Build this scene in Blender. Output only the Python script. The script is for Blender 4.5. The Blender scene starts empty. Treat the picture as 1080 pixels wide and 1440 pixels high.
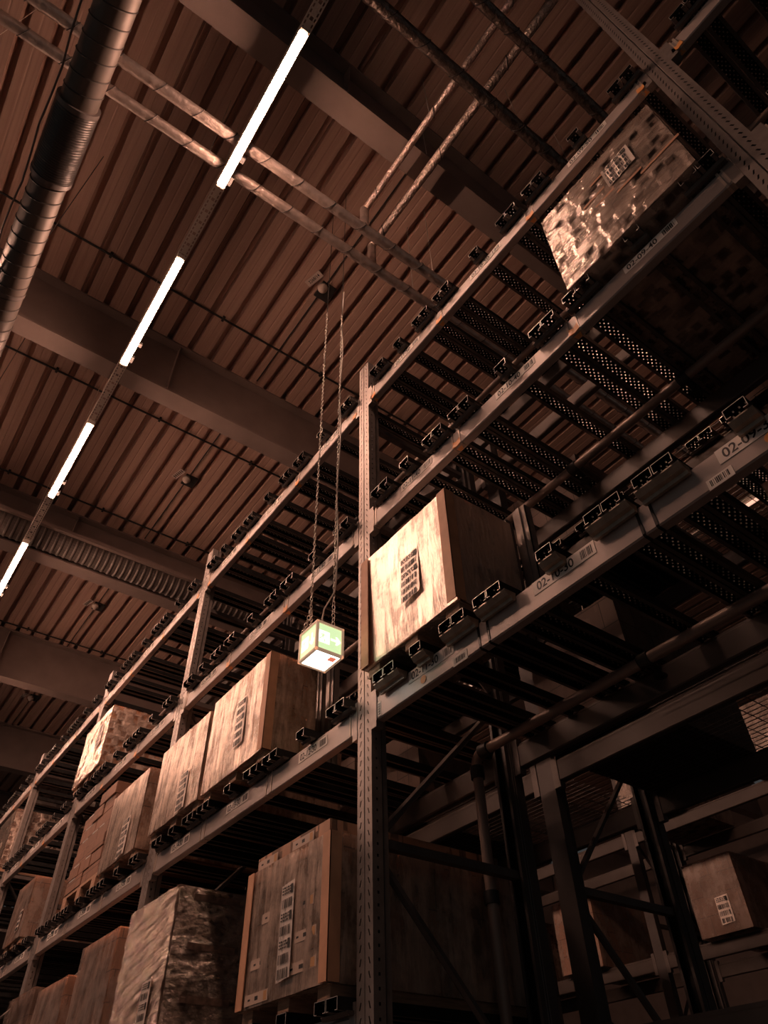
import bpy, bmesh, math, random
from mathutils import Vector, Matrix, noise
random.seed(7)
PI = math.pi
SC = bpy.context.scene
COL = SC.collection

# ------------------------------------------------------------------ helpers
class MB:
    def __init__(s): s.v = []; s.f = []; s.m = []; s.sm = []; s.keep = False
    def poly(s, pts, m=0, sm=False):
        i = len(s.v); s.v += [tuple(p) for p in pts]; s.f.append(tuple(range(i, i+len(pts)))); s.m.append(m); s.sm.append(sm)
    def mesh(s, vs, fs, m=0, sm=False):
        i = len(s.v); s.v += [tuple(p) for p in vs]
        for f in fs: s.f.append(tuple(a+i for a in f)); s.m.append(m); s.sm.append(sm)
    def box(s, x0, x1, y0, y1, z0, z1, m=0, bev=0.0):
        if x0 > x1: x0, x1 = x1, x0
        if y0 > y1: y0, y1 = y1, y0
        if bev > 0:
            b = min(bev, (x1-x0)*.4, (y1-y0)*.4, (z1-z0)*.4)
            bm = bmesh.new(); bmesh.ops.create_cube(bm, size=1)
            for v in bm.verts: v.co = ((v.co.x+.5)*(x1-x0)+x0, (v.co.y+.5)*(y1-y0)+y0, (v.co.z+.5)*(z1-z0)+z0)
            bmesh.ops.bevel(bm, geom=bm.edges[:], offset=b, segments=2, affect='EDGES', profile=.6)
            bm.verts.index_update()
            s.mesh([v.co[:] for v in bm.verts], [[v.index for v in f.verts] for f in bm.faces], m); bm.free(); return
        vs = [(x0,y0,z0),(x1,y0,z0),(x1,y1,z0),(x0,y1,z0),(x0,y0,z1),(x1,y0,z1),(x1,y1,z1),(x0,y1,z1)]
        s.mesh(vs, [(0,3,2,1),(4,5,6,7),(0,1,5,4),(1,2,6,5),(2,3,7,6),(3,0,4,7)], m)
    def tube(s, pts, r, n=10, m=0, cap=True, sm=True):
        pts = [Vector(p) for p in pts]; rs = r if isinstance(r, (list, tuple)) else [r]*len(pts)
        ring = []; up = None
        for i, p in enumerate(pts):
            d = (pts[min(i+1, len(pts)-1)]-pts[max(i-1, 0)]).normalized()
            if up is None:
                up = Vector((0,0,1)) if abs(d.z) < .9 else Vector((1,0,0))
            a = (up-d*up.dot(d)).normalized(); b = d.cross(a); up = a
            ring.append([p+(a*math.cos(2*PI*k/n)+b*math.sin(2*PI*k/n))*rs[i] for k in range(n)])
        vs = [q for g in ring for q in g]; fs = []
        for i in range(len(pts)-1):
            for k in range(n):
                fs.append((i*n+k, i*n+(k+1) % n, (i+1)*n+(k+1) % n, (i+1)*n+k))
        s.mesh(vs, fs, m, sm)
        if cap:
            s.poly(ring[0][::-1], m); s.poly(ring[-1], m)
    def prism_x(s, prof, x0, x1, m=0, caps=True):      # prof: list of (y,z), closed
        n = len(prof); a = [(x0, p[0], p[1]) for p in prof]; b = [(x1, p[0], p[1]) for p in prof]
        s.mesh(a+b, [(i, (i+1) % n, n+(i+1) % n, n+i) for i in range(n)], m)
        if caps: s.poly(a[::-1], m); s.poly(b, m)
    def prism_y(s, prof, y0, y1, m=0, caps=True):      # prof: list of (x,z)
        n = len(prof); a = [(p[0], y0, p[1]) for p in prof]; b = [(p[0], y1, p[1]) for p in prof]
        s.mesh(a+b, [(i, (i+1) % n, n+(i+1) % n, n+i) for i in range(n)], m)
        if caps: s.poly(a, m); s.poly(b[::-1], m)
    def build(s, name, mats, parent=None, loc=None):
        me = bpy.data.meshes.new(name); me.from_pydata(s.v, [], s.f)
        for mm in (mats if isinstance(mats, (list, tuple)) else [mats]): me.materials.append(mm)
        me.polygons.foreach_set('material_index', s.m); me.polygons.foreach_set('use_smooth', s.sm)
        me.update()
        if not s.keep:
            bm = bmesh.new(); bm.from_mesh(me); bmesh.ops.recalc_face_normals(bm, faces=bm.faces[:]); bm.to_mesh(me); bm.free()
        return link(name, me, parent, loc)

def link(name, me, parent=None, loc=None):
    o = bpy.data.objects.new(name, me); COL.objects.link(o)
    if parent is not None: o.parent = parent
    if loc is not None: o.location = loc
    return o
def tag(o, label=None, cat=None, group=None, kind=None):
    if label: o['label'] = label
    if cat: o['category'] = cat
    if group: o['group'] = group
    if kind: o['kind'] = kind
    return o
def thing(name, label, cat, loc=(0,0,0), group=None):
    o = bpy.data.objects.new(name, None); o.empty_display_size = .1; COL.objects.link(o); o.location = loc
    return tag(o, label, cat, group)
def copy_tree(o, parent=None):
    c = o.copy(); COL.objects.link(c)
    if parent is not None: c.parent = parent
    for ch in list(o.children): copy_tree(ch, c)
    return c

# ------------------------------------------------------------------ materials
def newmat(name):
    m = bpy.data.materials.new(name); m.use_nodes = True; nt = m.node_tree
    return m, nt, nt.nodes['Principled BSDF'], nt.nodes['Material Output']
def N(nt, t, **kw):
    n = nt.nodes.new(t)
    for k, v in kw.items(): setattr(n, k, v)
    return n
def mat(name, col, rough=.5, metal=0.0, var=0.0, scale=8.0, bump=0.0, bscale=40.0, stretch=(1,1,1), spec=.5):
    m, nt, b, out = newmat(name)
    b.inputs['Base Color'].default_value = (*col, 1); b.inputs['Roughness'].default_value = rough
    b.inputs['Metallic'].default_value = metal; b.inputs['Specular IOR Level'].default_value = spec
    if var or bump:
        tc = N(nt, 'ShaderNodeTexCoord'); mp = N(nt, 'ShaderNodeMapping'); mp.inputs['Scale'].default_value = stretch
        nt.links.new(tc.outputs['Object'], mp.inputs['Vector'])
    if var:
        nz = N(nt, 'ShaderNodeTexNoise'); nz.inputs['Scale'].default_value = scale; nz.inputs['Detail'].default_value = 5
        nt.links.new(mp.outputs['Vector'], nz.inputs['Vector'])
        cr = N(nt, 'ShaderNodeValToRGB'); cr.color_ramp.elements[0].position = .3; cr.color_ramp.elements[1].position = .7
        cr.color_ramp.elements[0].color = (*[c*(1-var) for c in col], 1); cr.color_ramp.elements[1].color = (*[min(1, c*(1+var)) for c in col], 1)
        nt.links.new(nz.outputs['Fac'], cr.inputs['Fac']); nt.links.new(cr.outputs['Color'], b.inputs['Base Color'])
    if bump:
        nb = N(nt, 'ShaderNodeTexNoise'); nb.inputs['Scale'].default_value = bscale; nb.inputs['Detail'].default_value = 4
        bp = N(nt, 'ShaderNodeBump'); bp.inputs['Strength'].default_value = bump; bp.inputs['Distance'].default_value = .02
        nt.links.new(mp.outputs['Vector'], nb.inputs['Vector']); nt.links.new(nb.outputs['Fac'], bp.inputs['Height']); nt.links.new(bp.outputs['Normal'], b.inputs['Normal'])
    return m
def emis(name, col, s):
    m, nt, b, out = newmat(name)
    b.inputs['Base Color'].default_value = (*[min(1, c) for c in col], 1); b.inputs['Emission Color'].default_value = (*col, 1); b.inputs['Emission Strength'].default_value = s
    return m

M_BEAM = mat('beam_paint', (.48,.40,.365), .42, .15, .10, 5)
M_BEAM_SHADE = mat('shaded_beam_paint', (.10,.078,.068), .5, .1, .15, 5)  # shade on rear and background beams put into the colour
M_POST_SHADE = mat('shaded_post_paint', (.10,.085,.08), .5, .2, .15, 8)  # darkened copy of the post colour, standing in for shade at the back
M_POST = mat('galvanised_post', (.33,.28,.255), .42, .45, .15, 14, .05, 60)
M_EDGE = mat('cut_steel_edge', (.80,.74,.68), .35, .4)
M_CHAN = mat('dark_channel_steel', (.022,.021,.021), .45, .5, .3, 20)
M_RIM = mat('punched_hole_rim', (.42,.38,.34), .35, .6)
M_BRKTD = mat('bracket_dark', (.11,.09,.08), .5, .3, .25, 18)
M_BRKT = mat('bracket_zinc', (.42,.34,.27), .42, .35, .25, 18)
M_DARKTAN = mat('brown_label', (.17,.11,.085), .6, 0, .4, 30)
M_TAN = mat('faded_label_paper', (.55,.42,.34), .6)
M_OCHRE = mat('ochre_print', (.55,.30,.13), .6)
M_STRAP = mat('pale_band', (.62,.50,.42), .4, .2)
M_BAND = mat('black_band', (.015,.015,.015), .35)
M_ORANGE = mat('orange_plastic', (.95,.42,.14), .45)
M_PAPER = mat('label_paper', (.93,.84,.76), .6)
M_PAPERG = mat('film_covered_paper', (.95,.82,.73), .42, .35, .04, 9, spec=1.0)
M_INK = mat('label_ink', (.015,.014,.014), .6)
M_STRUT = mat('strut_steel', (.16,.135,.125), .5, .4, .15, 10)
M_PIPE = mat('sprinkler_pipe_paint', (.34,.25,.21), .4, .2, .1, 6)
M_FOIL = mat('foil_pipe_wrap', (.62,.50,.44), .36, .75, .2, 12, .5, 22, (1,1,1))
M_FOILD = mat('dull_foil_wrap', (.24,.19,.165), .3, .9, .4, 14, .8, 30)
M_FOIL2 = mat('crumpled_foil', (.74,.58,.50), .30, .8, .35, 25, 1.0, 45)
M_SEAM = mat('dark_wrap_seam', (.05,.04,.035), .5)
M_DUCT = mat('spiral_duct_zinc', (.14,.115,.10), .5, .4, .12, 6)
M_DUCTDK = mat('flexible_duct', (.10,.09,.085), .4, .6)
M_GIRD = mat('girder_paint', (.25,.185,.16), .55, 0, .12, 3)
M_DARKM = mat('dark_fitting', (.04,.037,.035), .5, .3)
M_CHAIN = mat('chain_zinc', (.68,.62,.55), .35, .5)
M_CABLE = mat('pale_cable', (.62,.55,.48), .5)
M_SIGNFR = emis('glowing_sign_frame', (.80,.52,.34), .28)  # glow added to the beige frame so it does not render dark
M_WOOD = mat('pallet_block_wood', (.44,.26,.17), .7, 0, .25, 12, .2, 60, (1,1,8))
M_CORNER = mat('edge_board', (.64,.34,.20), .6, 0, .12, 10)
M_FLOOR = mat('floor_concrete', (.05,.045,.042), .45, 0, .12, 2)
M_CREAM = mat('detector_plastic', (.66,.55,.47), .5)
M_PLATE = mat('number_plate', (.62,.50,.44), .5)
M_TRAY = mat('tray_zinc', (.85,.74,.64), .5, .0)
M_REDT = emis('backlit_red_sticker', (.78,.20,.12), .8)

# corrugated deck: painted sheet with dust streaks running along the ribs
def deck_mat():
    m, nt, b, out = newmat('roof_deck_paint')
    tc = N(nt, 'ShaderNodeTexCoord'); mp = N(nt, 'ShaderNodeMapping'); mp.inputs['Scale'].default_value = (.35, 26, 1)
    nz = N(nt, 'ShaderNodeTexNoise'); nz.inputs['Scale'].default_value = 1.6; nz.inputs['Detail'].default_value = 6; nz.inputs['Roughness'].default_value = .6
    cr = N(nt, 'ShaderNodeValToRGB'); cr.color_ramp.elements[0].position = .32; cr.color_ramp.elements[1].position = .68
    cr.color_ramp.elements[0].color = (.46,.29,.225,1); cr.color_ramp.elements[1].color = (.56,.37,.29,1)
    nt.links.new(tc.outputs['Object'], mp.inputs['Vector']); nt.links.new(mp.outputs['Vector'], nz.inputs['Vector'])
    nt.links.new(nz.outputs['Fac'], cr.inputs['Fac']); nt.links.new(cr.outputs['Color'], b.inputs['Base Color'])
    b.inputs['Roughness'].default_value = .5
    return m
M_DECK = deck_mat()

def card_mat(name, col, stripes=0.0, rot=0.0, dark=.45, bw=.27, bh=.19):
    """stacked cartons: brick-like seams, printed patches, vertical smears"""
    m, nt, b, out = newmat(name)
    tc = N(nt, 'ShaderNodeTexCoord'); sp = N(nt, 'ShaderNodeSeparateXYZ'); nt.links.new(tc.outputs['Object'], sp.inputs[0])
    ad = N(nt, 'ShaderNodeMath', operation='ADD'); nt.links.new(sp.outputs['X'], ad.inputs[0]); nt.links.new(sp.outputs['Y'], ad.inputs[1])
    cb = N(nt, 'ShaderNodeCombineXYZ'); nt.links.new(ad.outputs[0], cb.inputs['X']); nt.links.new(sp.outputs['Z'], cb.inputs['Y'])
    br = N(nt, 'ShaderNodeTexBrick'); br.inputs['Scale'].default_value = 1; br.inputs['Mortar Size'].default_value = .0035; br.inputs['Brick Width'].default_value = bw; br.inputs['Row Height'].default_value = bh
    br.inputs['Color1'].default_value = (*col, 1); br.inputs['Color2'].default_value = (*[c*.84 for c in col], 1); br.inputs['Mortar'].default_value = (*[c*.3 for c in col], 1)
    nt.links.new(cb.outputs[0], br.inputs['Vector'])
    mp = N(nt, 'ShaderNodeMapping'); mp.inputs['Scale'].default_value = (22, 5.5, 1); nt.links.new(cb.outputs[0], mp.inputs['Vector'])
    vo = N(nt, 'ShaderNodeTexVoronoi', distance='CHEBYCHEV'); vo.inputs['Scale'].default_value = 1.0; vo.inputs['Randomness'].default_value = .8; nt.links.new(mp.outputs['Vector'], vo.inputs['Vector'])
    bwn = N(nt, 'ShaderNodeRGBToBW'); nt.links.new(vo.outputs['Color'], bwn.inputs['Color'])
    n2 = N(nt, 'ShaderNodeTexNoise'); n2.inputs['Scale'].default_value = 3.0; n2.inputs['Detail'].default_value = 3; nt.links.new(tc.outputs['Object'], n2.inputs['Vector'])
    mu = N(nt, 'ShaderNodeMath', operation='MULTIPLY'); nt.links.new(bwn.outputs['Val'], mu.inputs[0]); nt.links.new(n2.outputs['Fac'], mu.inputs[1])
    mr = N(nt, 'ShaderNodeMapRange'); mr.inputs['From Min'].default_value = .27; mr.inputs['From Max'].default_value = .33; mr.inputs['To Min'].default_value = 0; mr.inputs['To Max'].default_value = stripes
    nt.links.new(mu.outputs[0], mr.inputs['Value'])
    mx = N(nt, 'ShaderNodeMixRGB', blend_type='MIX'); nt.links.new(mr.outputs['Result'], mx.inputs['Fac']); nt.links.new(br.outputs['Color'], mx.inputs['Color1']); mx.inputs['Color2'].default_value = (*[c*.18 for c in col], 1)
    m3 = N(nt, 'ShaderNodeMixRGB', blend_type='MULTIPLY'); m3.inputs['Fac'].default_value = dark
    r2 = N(nt, 'ShaderNodeMapRange'); r2.inputs['From Min'].default_value = .35; r2.inputs['From Max'].default_value = .6; r2.inputs['To Min'].default_value = .35; nt.links.new(n2.outputs['Fac'], r2.inputs['Value'])
    nt.links.new(mx.outputs['Color'], m3.inputs['Color1']); nt.links.new(r2.outputs['Result'], m3.inputs['Color2'])
    nt.links.new(m3.outputs['Color'], b.inputs['Base Color']); b.inputs['Roughness'].default_value = .65
    return m
M_CARD = card_mat('cardboard', (.70,.37,.22), .32, dark=.3)
M_CARD2 = card_mat('cardboard_plain', (.55,.29,.18), .12, dark=.3)
M_STRIPE = card_mat('striped_goods', (.58,.33,.21), .80, dark=.55, bw=.4, bh=.2)
M_BLOTCH = card_mat('mottled_goods', (.36,.20,.14), .5, dark=.3, bw=.11, bh=.10)
M_BROWN = card_mat('brown_carton', (.30,.155,.10), .15, dark=.3)
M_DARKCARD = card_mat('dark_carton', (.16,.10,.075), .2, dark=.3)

def film_mat(name, stretch, scale, haze, strength, rough, tint=(.86,.66,.54), rotx=0.0, spots=False, gloss=2.0, bdist=.012):
    """stretch film: clear plastic with milky overlap streaks and wrinkles"""
    m, nt, b, out = newmat(name)
    tc = N(nt, 'ShaderNodeTexCoord'); mp = N(nt, 'ShaderNodeMapping'); mp.inputs['Scale'].default_value = stretch; mr0 = N(nt, 'ShaderNodeMapping'); mr0.inputs['Rotation'].default_value = (0, rotx, 0)
    nt.links.new(tc.outputs['Object'], mr0.inputs['Vector']); nt.links.new(mr0.outputs['Vector'], mp.inputs['Vector'])
    nz = N(nt, 'ShaderNodeTexNoise'); nz.inputs['Scale'].default_value = scale; nz.inputs['Detail'].default_value = 6; nz.inputs['Roughness'].default_value = .62; nz.inputs['Distortion'].default_value = .1
    nt.links.new(mp.outputs['Vector'], nz.inputs['Vector'])
    bl = N(nt, 'ShaderNodeTexNoise'); bl.inputs['Scale'].default_value = 5.5; bl.inputs['Detail'].default_value = 4; bl.inputs['Roughness'].default_value = .7
    nt.links.new(tc.outputs['Object'], bl.inputs['Vector'])
    av = N(nt, 'ShaderNodeMath', operation='MULTIPLY_ADD'); nt.links.new(bl.outputs['Fac'], av.inputs[0]); av.inputs[1].default_value = .9; av.inputs[2].default_value = -.45
    a2 = N(nt, 'ShaderNodeMath', operation='ADD'); nt.links.new(av.outputs[0], a2.inputs[0]); nt.links.new(nz.outputs['Fac'], a2.inputs[1])
    mr = N(nt, 'ShaderNodeMapRange'); mr.inputs['From Min'].default_value = .36; mr.inputs['From Max'].default_value = .66
    mr.inputs['To Min'].default_value = haze[0]; mr.inputs['To Max'].default_value = haze[1]
    nt.links.new(a2.outputs[0], mr.inputs['Value'])
    fac = mr.outputs['Result']
    bp = N(nt, 'ShaderNodeBump'); bp.inputs['Strength'].default_value = strength; bp.inputs['Distance'].default_value = .012
    bp.inputs['Distance'].default_value = bdist
    hgt = nz.outputs['Fac']
    if spots:
        vo = N(nt, 'ShaderNodeTexVoronoi', distance='CHEBYCHEV'); vo.inputs['Scale'].default_value = 13; vo.inputs['Randomness'].default_value = .75
        nt.links.new(tc.outputs['Object'], vo.inputs['Vector'])
        m2 = N(nt, 'ShaderNodeMapRange'); m2.inputs['From Min'].default_value = .2; m2.inputs['From Max'].default_value = .5; m2.inputs['To Min'].default_value = -.25; m2.inputs['To Max'].default_value = .35
        nt.links.new(vo.outputs['Distance'], m2.inputs['Value'])
        ad = N(nt, 'ShaderNodeMath', operation='ADD', use_clamp=True); nt.links.new(fac, ad.inputs[0]); nt.links.new(m2.outputs['Result'], ad.inputs[1]); fac = ad.outputs[0]
        ah = N(nt, 'ShaderNodeMath', operation='ADD'); nt.links.new(hgt, ah.inputs[0]); nt.links.new(vo.outputs['Distance'], ah.inputs[1]); hgt = ah.outputs[0]
    nt.links.new(hgt, bp.inputs['Height'])
    tr = N(nt, 'ShaderNodeBsdfTransparent')
    b.inputs['Base Color'].default_value = (*tint, 1); b.inputs['Roughness'].default_value = rough
    b.inputs['Specular IOR Level'].default_value = .6
    gl = N(nt, 'ShaderNodeBsdfGlossy'); gl.inputs['Roughness'].default_value = rough; gl.inputs['Color'].default_value = (1,.88,.78,1)
    nt.links.new(bp.outputs['Normal'], b.inputs['Normal']); nt.links.new(bp.outputs['Normal'], gl.inputs['Normal'])
    fm = N(nt, 'ShaderNodeMath', operation='MULTIPLY_ADD'); nt.links.new(fac, fm.inputs[0]); fm.inputs[1].default_value = gloss*1.3; fm.inputs[2].default_value = gloss*.12
    fr = N(nt, 'ShaderNodeMath', operation='MULTIPLY_ADD', use_clamp=True); f0 = N(nt, 'ShaderNodeFresnel'); f0.inputs['IOR'].default_value = 1.5; nt.links.new(bp.outputs['Normal'], f0.inputs['Normal'])
    nt.links.new(f0.outputs[0], fr.inputs[0]); nt.links.new(fm.outputs[0], fr.inputs[1]); fr.inputs[2].default_value = .02
    ms = N(nt, 'ShaderNodeMixShader'); nt.links.new(fac, ms.inputs['Fac']); nt.links.new(tr.outputs[0], ms.inputs[1]); nt.links.new(b.outputs[0], ms.inputs[2])
    m2 = N(nt, 'ShaderNodeMixShader'); nt.links.new(fr.outputs[0], m2.inputs['Fac']); nt.links.new(ms.outputs[0], m2.inputs[1]); nt.links.new(gl.outputs[0], m2.inputs[2])
    nt.links.new(m2.outputs[0], out.inputs['Surface'])
    return m
F_VERT = film_mat('film_vertical_streaks', (1,1,.16), 14, (.12,.58), .8, .34, (.94,.66,.50), gloss=3.4, bdist=.02)
F_MILK = film_mat('film_milky', (1,1,.24), 9, (.22,1.0), .9, .38, (.98,.85,.76), gloss=10.0, bdist=.022)
F_BLOT = film_mat('film_blotchy', (.35,1,1.2), 10, (.10,.50), .9, .26, (.86,.66,.54), spots=True, gloss=3.2)
F_DIAG = film_mat('film_diagonal_wrinkles', (.14,1,1.7), 24, (.04,.75), 1.0, .20, (.62,.40,.30), rotx=.16, gloss=9.0, bdist=.07)
F_PLAIN = film_mat('film_smooth', (1,1,.3), 7, (.12,.42), .3, .28, (.80,.60,.50))
F_LOOSE = film_mat('film_loose_folds', (.6,1,.6), 7, (.0,.25), 2.0, .12, (.7,.5,.4), rotx=.7)

# ------------------------------------------------------------------ key dimensions (metres)
YF = 1.93                      # aisle face of the near rack
PITCH = 2.82
P = [0.065 - PITCH*k for k in range(6)]       # near rack upright centres: .065, -2.755, -5.575, ...
BT = {2: 2.125, 3: 3.455, 4: 4.785, 5: 6.115}  # beam tops
BH = .145
YR = 2.93                      # rear beam face
ROOF = 9.6

# ------------------------------------------------------------------ writing
_txt = {}
def text_mesh(s):
    if s in _txt: return _txt[s]
    cu = bpy.data.curves.new('lettering', 'FONT'); cu.body = s; cu.align_x = 'CENTER'; cu.align_y = 'CENTER'; cu.extrude = .0
    cu.offset = .014
    o = bpy.data.objects.new('lettering', cu); COL.objects.link(o)
    bpy.context.view_layer.update()
    me = bpy.data.meshes.new_from_object(o.evaluated_get(bpy.context.evaluated_depsgraph_get()))
    bpy.data.objects.remove(o); bpy.data.curves.remove(cu)
    me.materials.clear(); me.materials.append(M_INK); _txt[s] = me
    return me
def lettering(s, parent, loc, h, wx=1.0, name='lettering', rot=(PI/2, 0, 0)):
    o = link(name, text_mesh(s), parent, loc); o.rotation_euler = rot; o.scale = (h*wx, h, h); return o
def barcode(mb, x0, x1, z0, z1, y, n, seed, m=0):
    r = random.Random(seed); x = x0; ws = [r.choice((1,1,2,3)) for _ in range(2*n)]; u = (x1-x0)/sum(ws)
    for i, w in enumerate(ws):
        if i % 2 == 0: mb.box(x, x+u*w, y-.0004, y, z0, z1, m)
        x += u*w

# ------------------------------------------------------------------ setting
mb = MB(); mb.box(-32, 12, -7, 20, -.2, 0); tag(mb.build('floor', M_FLOOR), kind='structure')
mb = MB(); mb.box(-32.2, -32, -7, 20, 0, ROOF); tag(mb.build('wall_far', M_GIRD), kind='structure')
mb = MB(); mb.box(-32, 12, 20, 20.2, 0, ROOF); tag(mb.build('wall_back', M_GIRD), kind='structure')
# corrugated roof deck, ribs along X
mb = MB(); rp = .28; y = -6.96; prof = []
while y < 19.8:
    prof += [(y, ROOF), (y+.085, ROOF), (y+.092, ROOF+.003), (y+.10, ROOF+.003), (y+.107, ROOF), (y+.195, ROOF), (y+.215, ROOF+.13), (y+.27, ROOF+.13)]; y += rp
for i in range(len(prof)-1):
    a, b = prof[i], prof[i+1]
    mb.poly([(-32, a[0], a[1]), (12, a[0], a[1]), (12, b[0], b[1]), (-32, b[0], b[1])])
mb.box(-32, 12, -7, 20, ROOF+.16, ROOF+.3)
tag(mb.build('ceiling', M_DECK), kind='structure')

# girders
GX = [2.25, -1.65, -5.57, -9.47, -13.37, -17.27, -21.2, -25.1]     # aisle-facing (near) edge
gl = ['roof girder nearest overhead at the top of the picture', 'roof girder crossing above the second lit tube', 'roof girder behind the ribbed crosswise duct', 'fourth roof girder, beyond the second ribbed bay', 'roof girder far down the aisle']
for i, gx in enumerate(GX):
    x1, x0 = gx, gx-.25; zb, zt = 8.62, ROOF; xm = (x0+x1)/2
    mb = MB(); mb.box(x0, x1, -6.9, 19.9, zb, zb+.03); mb.box(xm-.008, xm+.008, -6.9, 19.9, zb+.03, zt-.03); mb.box(x0-.0, x1+.0, -6.9, 19.9, zt-.03, zt-.001)
    for yy in (-3.2, 1.0, 4.9, 9.4): mb.box(x0+.02, x1-.02, yy, yy+.012, zb+.03, zt-.03)
    for yy in (.35, 4.35, 8.5): mb.box(x0-.002, x1+.002, yy, yy+.01, zb-.004, zb)
    tag(mb.build('roof_girder', M_GIRD), kind='structure')

# thin steel rods across the deck
for i, (cx, lb) in enumerate([(-4.9,'thin steel rod across the deck just before the second girder'), (-6.87,'thin steel rod across the deck just past the second girder'), (-9.12,'thin steel rod across the deck before the ribbed duct'), (-10.9,'thin steel rod past the ribbed duct girder'), (-13.15,'thin steel rod before the fourth girder'), (-14.8,'thin steel rod past the fourth girder')]):
    mb = MB(); mb.tube([(cx, -4, ROOF-.03), (cx, 9, ROOF-.03)], .014, 8)
    for k in range(9):
        yy = -3.1+1.45*k; mb.box(cx-.03, cx+.03, yy, yy+.03, ROOF-.05, ROOF+.0)
    tag(mb.build('ceiling_rod', M_DARKM), lb, 'rod', group='rods under the roof deck')

# ------------------------------------------------------------------ light line
LC = (1.0, .55, .39)
M_LED = emis('lit_diffuser', LC, 135.0); M_LED2 = emis('lit_diffuser_next_aisle', LC, 1.0); M_LEDS2 = emis('added_open_side_diffuser_edge', LC, 8.0); M_LEDS = emis('lit_diffuser_side', LC, 145.0)
LY, LZ = .39, 7.9
def perforated(mb, x0, x1, y0, y1, z, cols, px, hole):
    """sheet in the XY plane; cols=list of relative y centres, hole=(lx, ly) per column"""
    n = max(1, int((x1-x0)/px)); dx = (x1-x0)/n
    edges = [y0]+[(cols[i][0]+cols[i+1][0])/2 for i in range(len(cols)-1)]+[y1]
    for c, (yc, hx, hy, every) in enumerate(cols):
        a, b = edges[c], edges[c+1]
        for i in range(n):
            xa, xb = x0+i*dx, x0+(i+1)*dx
            if i % every: mb.poly([(xa,a,z),(xb,a,z),(xb,b,z),(xa,b,z)]); continue
            xm = (xa+xb)/2; o = [(xa,a,z),(xb,a,z),(xb,b,z),(xa,b,z)]
            h = [(xm-hx/2,yc-hy/2,z),(xm+hx/2,yc-hy/2,z),(xm+hx/2,yc+hy/2,z),(xm-hx/2,yc+hy/2,z)]
            for k in range(4): mb.poly([o[k], o[(k+1) % 4], h[(k+1) % 4], h[k]])
mb = MB(); w = .043
perforated(mb, -30, 4, LY-w, LY+w, LZ+.02, [(LY-.029,.026,.011,1),(LY,.028,.026,3),(LY+.029,.026,.011,1)], .042, None)
mb.box(-30, 4, LY-w-.002, LY-w, LZ+.02, LZ+.07); mb.box(-30, 4, LY+w, LY+w+.002, LZ+.02, LZ+.07)
for k in range(18):
    xx = 3-1.9*k
    mb.tube([(xx, LY-.03, LZ+.06), (xx, LY-.03, ROOF-.004)], .002, 4); mb.tube([(xx, LY+.03, LZ+.06), (xx, LY+.03, ROOF-.004)], .002, 4)
tag(mb.build('cable_tray', M_TRAY), 'long perforated steel tray carrying the row of lit tubes over the aisle', 'cable tray')
leds = [(1.05,2.45),(-1.33,.05-.0),(-2.70,-1.33),(-4.92,-3.52),(-7.30,-5.91),(-9.75,-8.36),(-12.2,-10.8),(-14.6,-13.2),(-17.0,-15.6)]
leds = [(-2.70,-1.33),(-4.92,-3.52),(-7.30,-5.91),(-9.80,-8.36),(-12.2,-10.8),(-14.6,-13.2)]
llab = {0:'lit tube light at the top of the picture, longest and nearest', 1:'second lit tube down the row, in front of the wide roof girder', 2:'third lit tube down the row, left of the hanging detector', 3:'lit tube at the left edge of the picture, lowest in the row'}
def luminaire(x0, x1, y, z, label, group, mled=M_LED):
    t = thing('tube_light', label, 'light', ((x0+x1)/2, y, z), group); L = (x1-x0)/2
    a = MB(); a.box(-L, L, -.036, .036, -.012, .0195); a.box(-L-.02, -L, -.037, .037, -.040, .0195); a.box(L, L+.02, -.037, .037, -.040, .0195)
    a.build('housing', M_TRAY, t)
    a = MB(); a.box(-L+.25, -L+.30, .040, .075, .0, .045); a.build('driver_box', M_DARKM, t); a = MB(); a.box(-L+.02, -L+.10, .040, .070, .0, .03); a.build('driver_box', M_DARKM, t)
    d = MB(); pr = [(-.030,-.012),(-.030,-.034),(-.022,-.046),(.022,-.046),(.030,-.034),(.030,-.012)]
    d.prism_x(pr, -L, L)
    for i_ in (0, 4): d.m[i_] = 1
    o = d.build('diffuser', [mled, M_LEDS if mled is M_LED else (M_LEDS2 if mled is not M_LED2 else mled)], t); o['label'] = 'glowing white diffuser'
    return t
for i, (a, b) in enumerate(leds):
    luminaire(a, b, LY, LZ, llab.get(i, 'lit tube light further along the same row over the aisle'), 'tube lights in a row over the aisle')

# ------------------------------------------------------------------ foil wrapped pipes
def wrapped_pipe(name, p0, p1, r, label, mat0, step=.36, group=None, ends=None):
    a = MB(); p0, p1 = Vector(p0), Vector(p1); d = p1-p0; L = d.length; d.normalize()
    n = int(L/.06); pts = [p0+d*(L*i/n) for i in range(n+1)]
    rs = [r*(1+.07*noise.noise(Vector((p.x*3, p.y*3, p.z*3)))) for p in pts]
    a.tube(pts, rs, 14)
    up = Vector((0,0,1)); s = d.cross(up).normalized(); k = .2
    while k < L-.1:
        c = p0+d*k; ring = []
        for j in range(17):
            an = 2*PI*j/16; ring.append(c+(s*math.cos(an)+up*math.sin(an))*(r*1.04)+d*(.035*math.cos(an)))
        a.tube(ring, .004, 5, 1, cap=False); k += step*(1+.25*noise.noise(Vector((k, r*50, 1))))
    if ends:
        for q in ends: a.tube(q, r*.9, 12)
    return tag(a.build(name, [mat0, M_SEAM]), label, 'pipe', group)
GP = 'foil wrapped pipes under the roof'
wrapped_pipe('wrapped_pipe', (-2.37,-4.5,8.07), (-2.37,6.5,8.07), .05, 'foil-wrapped pipe crossing the aisle, the upper one of the pair passing behind the top light', M_FOIL, group=GP, ends=[[(-2.37,1.67,8.5),(-2.37,1.67,8.07)]])
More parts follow.
